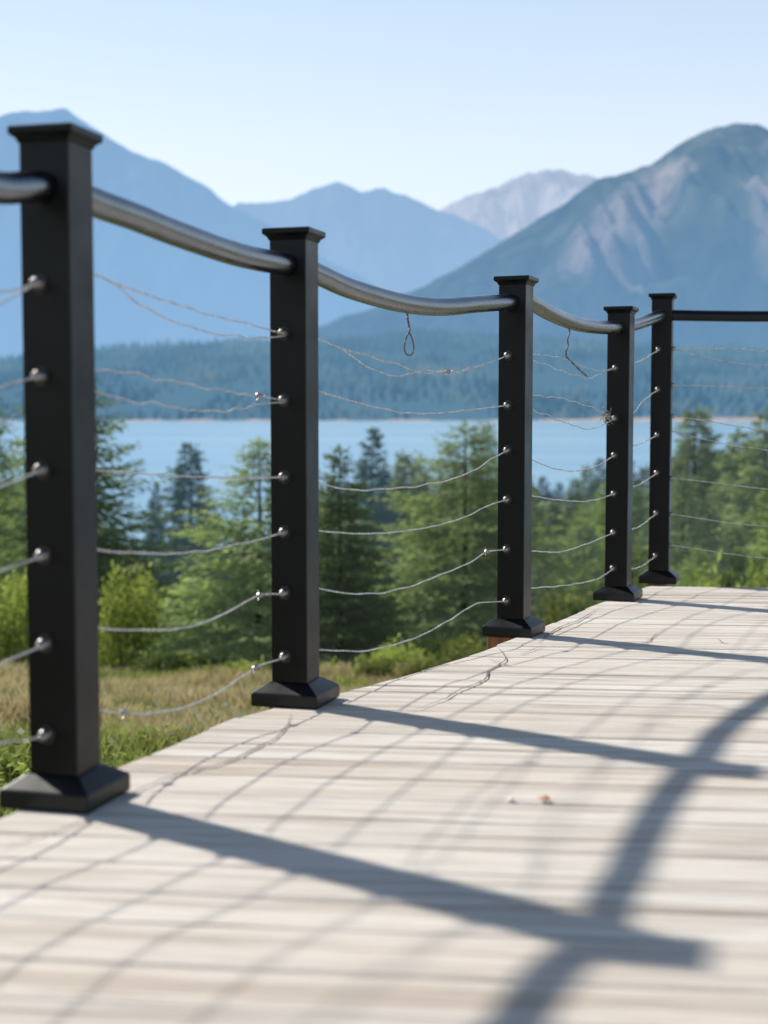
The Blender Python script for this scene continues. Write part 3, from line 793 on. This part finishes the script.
# ------------------------------------------------------------------ shrubs
def shrub_mesh(seed, n, mat, leaf=.06, tall=1., lobes=7):
    g = np.random.default_rng(seed); V, Fc, T = [], [], []
    cs = [(g.uniform(-.45, .45), g.uniform(-.45, .45), g.uniform(.25, .8)*tall, g.uniform(.22, .42)) for _ in range(lobes)]
    for k in range(n):
        c = cs[g.integers(0, lobes)]; d = g.normal(size=3); d /= np.linalg.norm(d); r = c[3]*g.random()**.4
        p = np.array((c[0]+d[0]*r, c[1]+d[1]*r, max(.02, c[2]+d[2]*r*1.25)))
        u = g.normal(size=3); u /= np.linalg.norm(u); w = np.cross(u, g.normal(size=3)); w /= np.linalg.norm(w)
        l = leaf*g.uniform(.6, 1.3); b = len(V)
        V += [tuple(p), tuple(p+u*l*.5+w*l*.28), tuple(p+u*l), tuple(p+u*l*.5-w*l*.28)]; Fc.append((b, b+1, b+2, b+3))
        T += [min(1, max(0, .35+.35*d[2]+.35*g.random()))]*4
    me = np_mesh('foliage', V, Fc, T); me.materials.append(M[mat]); return me
def stems_mesh():
    bm = bmesh.new(); g = random.Random(2)
    for k in range(12):
        a = g.uniform(0, 6.3); l = g.uniform(.2, .5); t = g.uniform(.5, .9)
        tube(bm, [(.05*math.cos(a), .05*math.sin(a), -.05), (l*.5*math.cos(a), l*.5*math.sin(a), t*.5), (l*math.cos(a+.2), l*math.sin(a+.2), t)], [.012, .008, .003], 5)
    me = bpy.data.meshes.new('stems'); bm.to_mesh(me); bm.free(); me.materials.append(M['bark']); return me
ST = stems_mesh()
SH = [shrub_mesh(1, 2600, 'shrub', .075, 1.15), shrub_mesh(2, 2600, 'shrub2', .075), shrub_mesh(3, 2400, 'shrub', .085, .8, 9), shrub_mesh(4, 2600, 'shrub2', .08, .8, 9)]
def shrub(px, top, Y, var, w, label, group=None):
    X = (px-384)/F*Y; g0 = gz(X, Y); zt = CAMZ-(top-412)/F*Y; h = max(.35, zt-g0); ww = w/F*Y
    r = empty('shrub', (X, Y, g0), random.uniform(0, 6.28), label=label, cat='shrub', group=group)
    r.scale = (ww/1.4, ww/1.4, h/1.12)
    for nm, me in (('stems', ST), ('foliage', SH[var])):
        o = bpy.data.objects.new(nm, me); col.objects.link(o); o.parent = r
shrub(124, 566, 17.2, 0, 84, 'bright yellow green leafy shrub right of the nearest post')
shrub(6, 575, 17.2, 0, 76, 'yellow green leafy shrub at the left edge behind the nearest post')
shrub(722, 545, 15.5, 2, 95, 'light green shrub just beyond the far deck edge right of the corner post')
shrub(775, 535, 16.5, 2, 60, 'light green shrub cut by right edge beyond the far deck edge')
lowg = 'low shrubs along the back of the meadow'
for k, (px, tp, Y, vv, w) in enumerate([(30, 646, 17.6, 3, 70), (165, 652, 17.0, 3, 60), (205, 645, 17.8, 3, 75), (240, 656, 16.8, 2, 60), (275, 650, 17.4, 3, 60), (140, 662, 16.8, 2, 50), (-30, 630, 18, 1, 90), (95, 650, 18, 3, 70), (190, 664, 16.4, 2, 50), (310, 655, 16.5, 3, 60), (335, 668, 15.5, 2, 45)]):
    shrub(px, tp, Y, vv, w, 'low bushy green shrub at the back edge of the dry meadow', lowg)
mg = 'bright low shrubs below the railing between the second and third posts'
for k, (px, tp, Y, vv, w) in enumerate([(400, 632, 15.5, 2, 75), (440, 622, 17, 2, 80), (475, 625, 18, 3, 70), (420, 650, 14, 3, 70), (375, 655, 14.5, 3, 60), (460, 640, 15, 3, 80), (355, 668, 13, 2, 50)]):
    shrub(px, tp, Y, vv, w, 'bright green low shrub seen under the cables between second and third posts', mg)
rg = 'shrubs beyond the deck between the third post and the corner'
for k, (px, tp, Y, vv, w) in enumerate([(545, 585, 19, 1, 80), (590, 575, 21, 3, 80), (640, 560, 22, 1, 80), (680, 570, 20, 3, 70), (560, 610, 15, 3, 80), (520, 610, 17, 1, 70), (620, 590, 16, 3, 90), (800, 560, 17, 1, 80)]):
    shrub(px, tp, Y, vv, w, 'green shrub in the mass of bushes behind the third, fourth and corner posts', rg)

# ------------------------------------------------------------------ meadow grass
def blades(name, n, xr, yr, hh, mat, seed, wd=.010, clump=.5, keep=None):
    g = np.random.default_rng(seed); V, Fc, T = [], [], []
    while len(Fc) < n:
        y = g.uniform(*yr); b = g.uniform(*xr); x = (b-384)/F*y
        d = mn.noise((x*.9, y*.9, seed))
        if d < g.uniform(-.6, .3)*clump: continue
        if keep and not keep(x, y): continue
        z = gz(x, y)-.01; h = g.uniform(*hh)*(1+.6*d)*(1.0 if y < 13 else 1.0+.04*(y-13)); a = g.uniform(0, 6.3); l = h*g.uniform(.1, .6); w = wd*g.uniform(.6, 1.4)
        ca, sa = math.cos(a), math.sin(a); q = len(V)
        V += [(x-sa*w, y+ca*w, z), (x+sa*w, y-ca*w, z), (x+ca*l*.35+sa*w*.7, y+sa*l*.35-ca*w*.7, z+h*.6), (x+ca*l, y+sa*l, z+h)]
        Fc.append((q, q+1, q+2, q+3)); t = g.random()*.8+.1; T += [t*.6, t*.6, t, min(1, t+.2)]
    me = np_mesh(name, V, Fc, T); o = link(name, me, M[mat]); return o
o = blades('dry_grass', 95000, (-120, 420), (7.0, 25), (.07, .24), 'straw', 1, .0045)
tag(o, 'straw coloured dry meadow grass below the deck', 'grass', kind='stuff')
o = blades('green_grass', 85000, (-150, 440), (5.0, 24), (.06, .19), 'green', 2, .005, .8)
tag(o, 'short green grass growing through the dry meadow', 'grass', kind='stuff')
# leafy ground plants close to the deck
g = np.random.default_rng(8); V, Fc, T = [], [], []
for k in range(620):
    y = g.uniform(5.6, 10.5); b = g.uniform(-60, 300); x = (b-384)/F*y
    if mn.noise((x*1.3, y*1.3, 4)) < -.05: continue
    z = gz(x, y); hp = g.uniform(.06, .20)
    for l in range(g.integers(9, 18)):
        a = g.uniform(0, 6.3); r = g.uniform(0, .10); p = np.array((x+r*math.cos(a), y+r*math.sin(a), z+hp*g.uniform(.3, 1)))
        u = np.array((math.cos(a), math.sin(a), g.uniform(-.2, .6))); w = np.cross(u, (g.normal()*.4, g.normal()*.4, 1)); w /= np.linalg.norm(w)
        s = g.uniform(.025, .055); q = len(V)
        V += [tuple(p), tuple(p+u*s*.5+w*s*.35), tuple(p+u*s), tuple(p+u*s*.5-w*s*.35)]; Fc.append((q, q+1, q+2, q+3)); T += [g.random()]*4
o = link('ground_plants', np_mesh('ground_plants', V, Fc, T), M['shrub']); tag(o, 'small bright leafy weeds along the deck edge', 'weeds', kind='stuff')
# pale flower heads in the grass
M['flower'] = leafy('pale seed heads', (.30, .28, .25), (.45, .42, .38), (.60, .56, .52), .3)
V, Fc, T = [], [], []
for k in range(200):
    y = g.uniform(5.5, 16); b = g.uniform(-60, 300); x = (b-384)/F*y; z = gz(x, y)+g.uniform(.1, .3); s = g.uniform(.008, .018); q = len(V)
    V += [(x, y, z), (x+s, y, z+s*.6), (x, y+s*.2, z+s*1.6), (x-s, y, z+s*.6)]; Fc.append((q, q+1, q+2, q+3)); T += [g.random()]*4
o = link('seed_heads', np_mesh('seed_heads', V, Fc, T), M['flower']); tag(o, 'pale seed heads scattered through the meadow grass', 'wildflowers', kind='stuff')

# ------------------------------------------------------------------ light, sky, camera
SUN = Vector((-.78, .65, .985)).normalized()
sl = bpy.data.lights.new('sun', 'SUN'); sl.energy = 5.0; sl.angle = R(1.45); sl.color = (1.0, .95, .87)
so = bpy.data.objects.new('sun', sl); col.objects.link(so); so.rotation_euler = SUN.to_track_quat('Z', 'Y').to_euler(); so.location = (-8, 6, 10)
w = bpy.data.worlds.new('World'); scene.world = w; w.use_nodes = True; nt = w.node_tree; nt.nodes.clear()
sky = nt.nodes.new('ShaderNodeTexSky'); sky.sky_type = 'NISHITA'; sky.sun_disc = False
sky.sun_elevation = math.asin(SUN.z); sky.sun_rotation = math.atan2(SUN.x, SUN.y)
sky.altitude = 900; sky.air_density = 1.0; sky.dust_density = 1.2; sky.ozone_density = 1.0
bg = nt.nodes.new('ShaderNodeBackground'); bg.inputs[1].default_value = .06
# thin bright summer haze over the sky, thickest at the horizon
tc = nt.nodes.new('ShaderNodeTexCoord'); sx = nt.nodes.new('ShaderNodeSeparateXYZ'); nt.links.new(tc.outputs['Generated'], sx.inputs[0])
hz = ramp(nt, sx.outputs[2], [(0, (.62, .64, .66)), (.18, (.58, .62, .66)), (.31, (.40, .52, .62)), (.42, (.17, .26, .40)), (.6, (.05, .09, .16)), (1, (.0, .01, .02))])
bh = nt.nodes.new('ShaderNodeBackground'); nt.links.new(hz, bh.inputs[0]); bh.inputs[1].default_value = 1.0
ad = nt.nodes.new('ShaderNodeAddShader')
ow = nt.nodes.new('ShaderNodeOutputWorld'); nt.links.new(sky.outputs[0], bg.inputs[0])
nt.links.new(bg.outputs[0], ad.inputs[0]); nt.links.new(bh.outputs[0], ad.inputs[1]); nt.links.new(ad.outputs[0], ow.inputs[0])
cd = bpy.data.cameras.new('camera'); cam = bpy.data.objects.new('camera', cd); col.objects.link(cam); scene.camera = cam
cam.location = (0, 0, CAMZ); cam.rotation_euler = (R(90)-math.atan(100/F), 0, 0)
cd.sensor_fit = 'VERTICAL'; cd.sensor_height = 36; cd.sensor_width = 27; cd.lens = F/1024*36
cd.clip_start = .05; cd.clip_end = 80000
cd.dof.use_dof = True; cd.dof.focus_distance = 3.95; cd.dof.aperture_fstop = 3.1
scene.view_settings.view_transform = 'Standard'; scene.view_settings.look = 'None'; scene.view_settings.exposure = 0
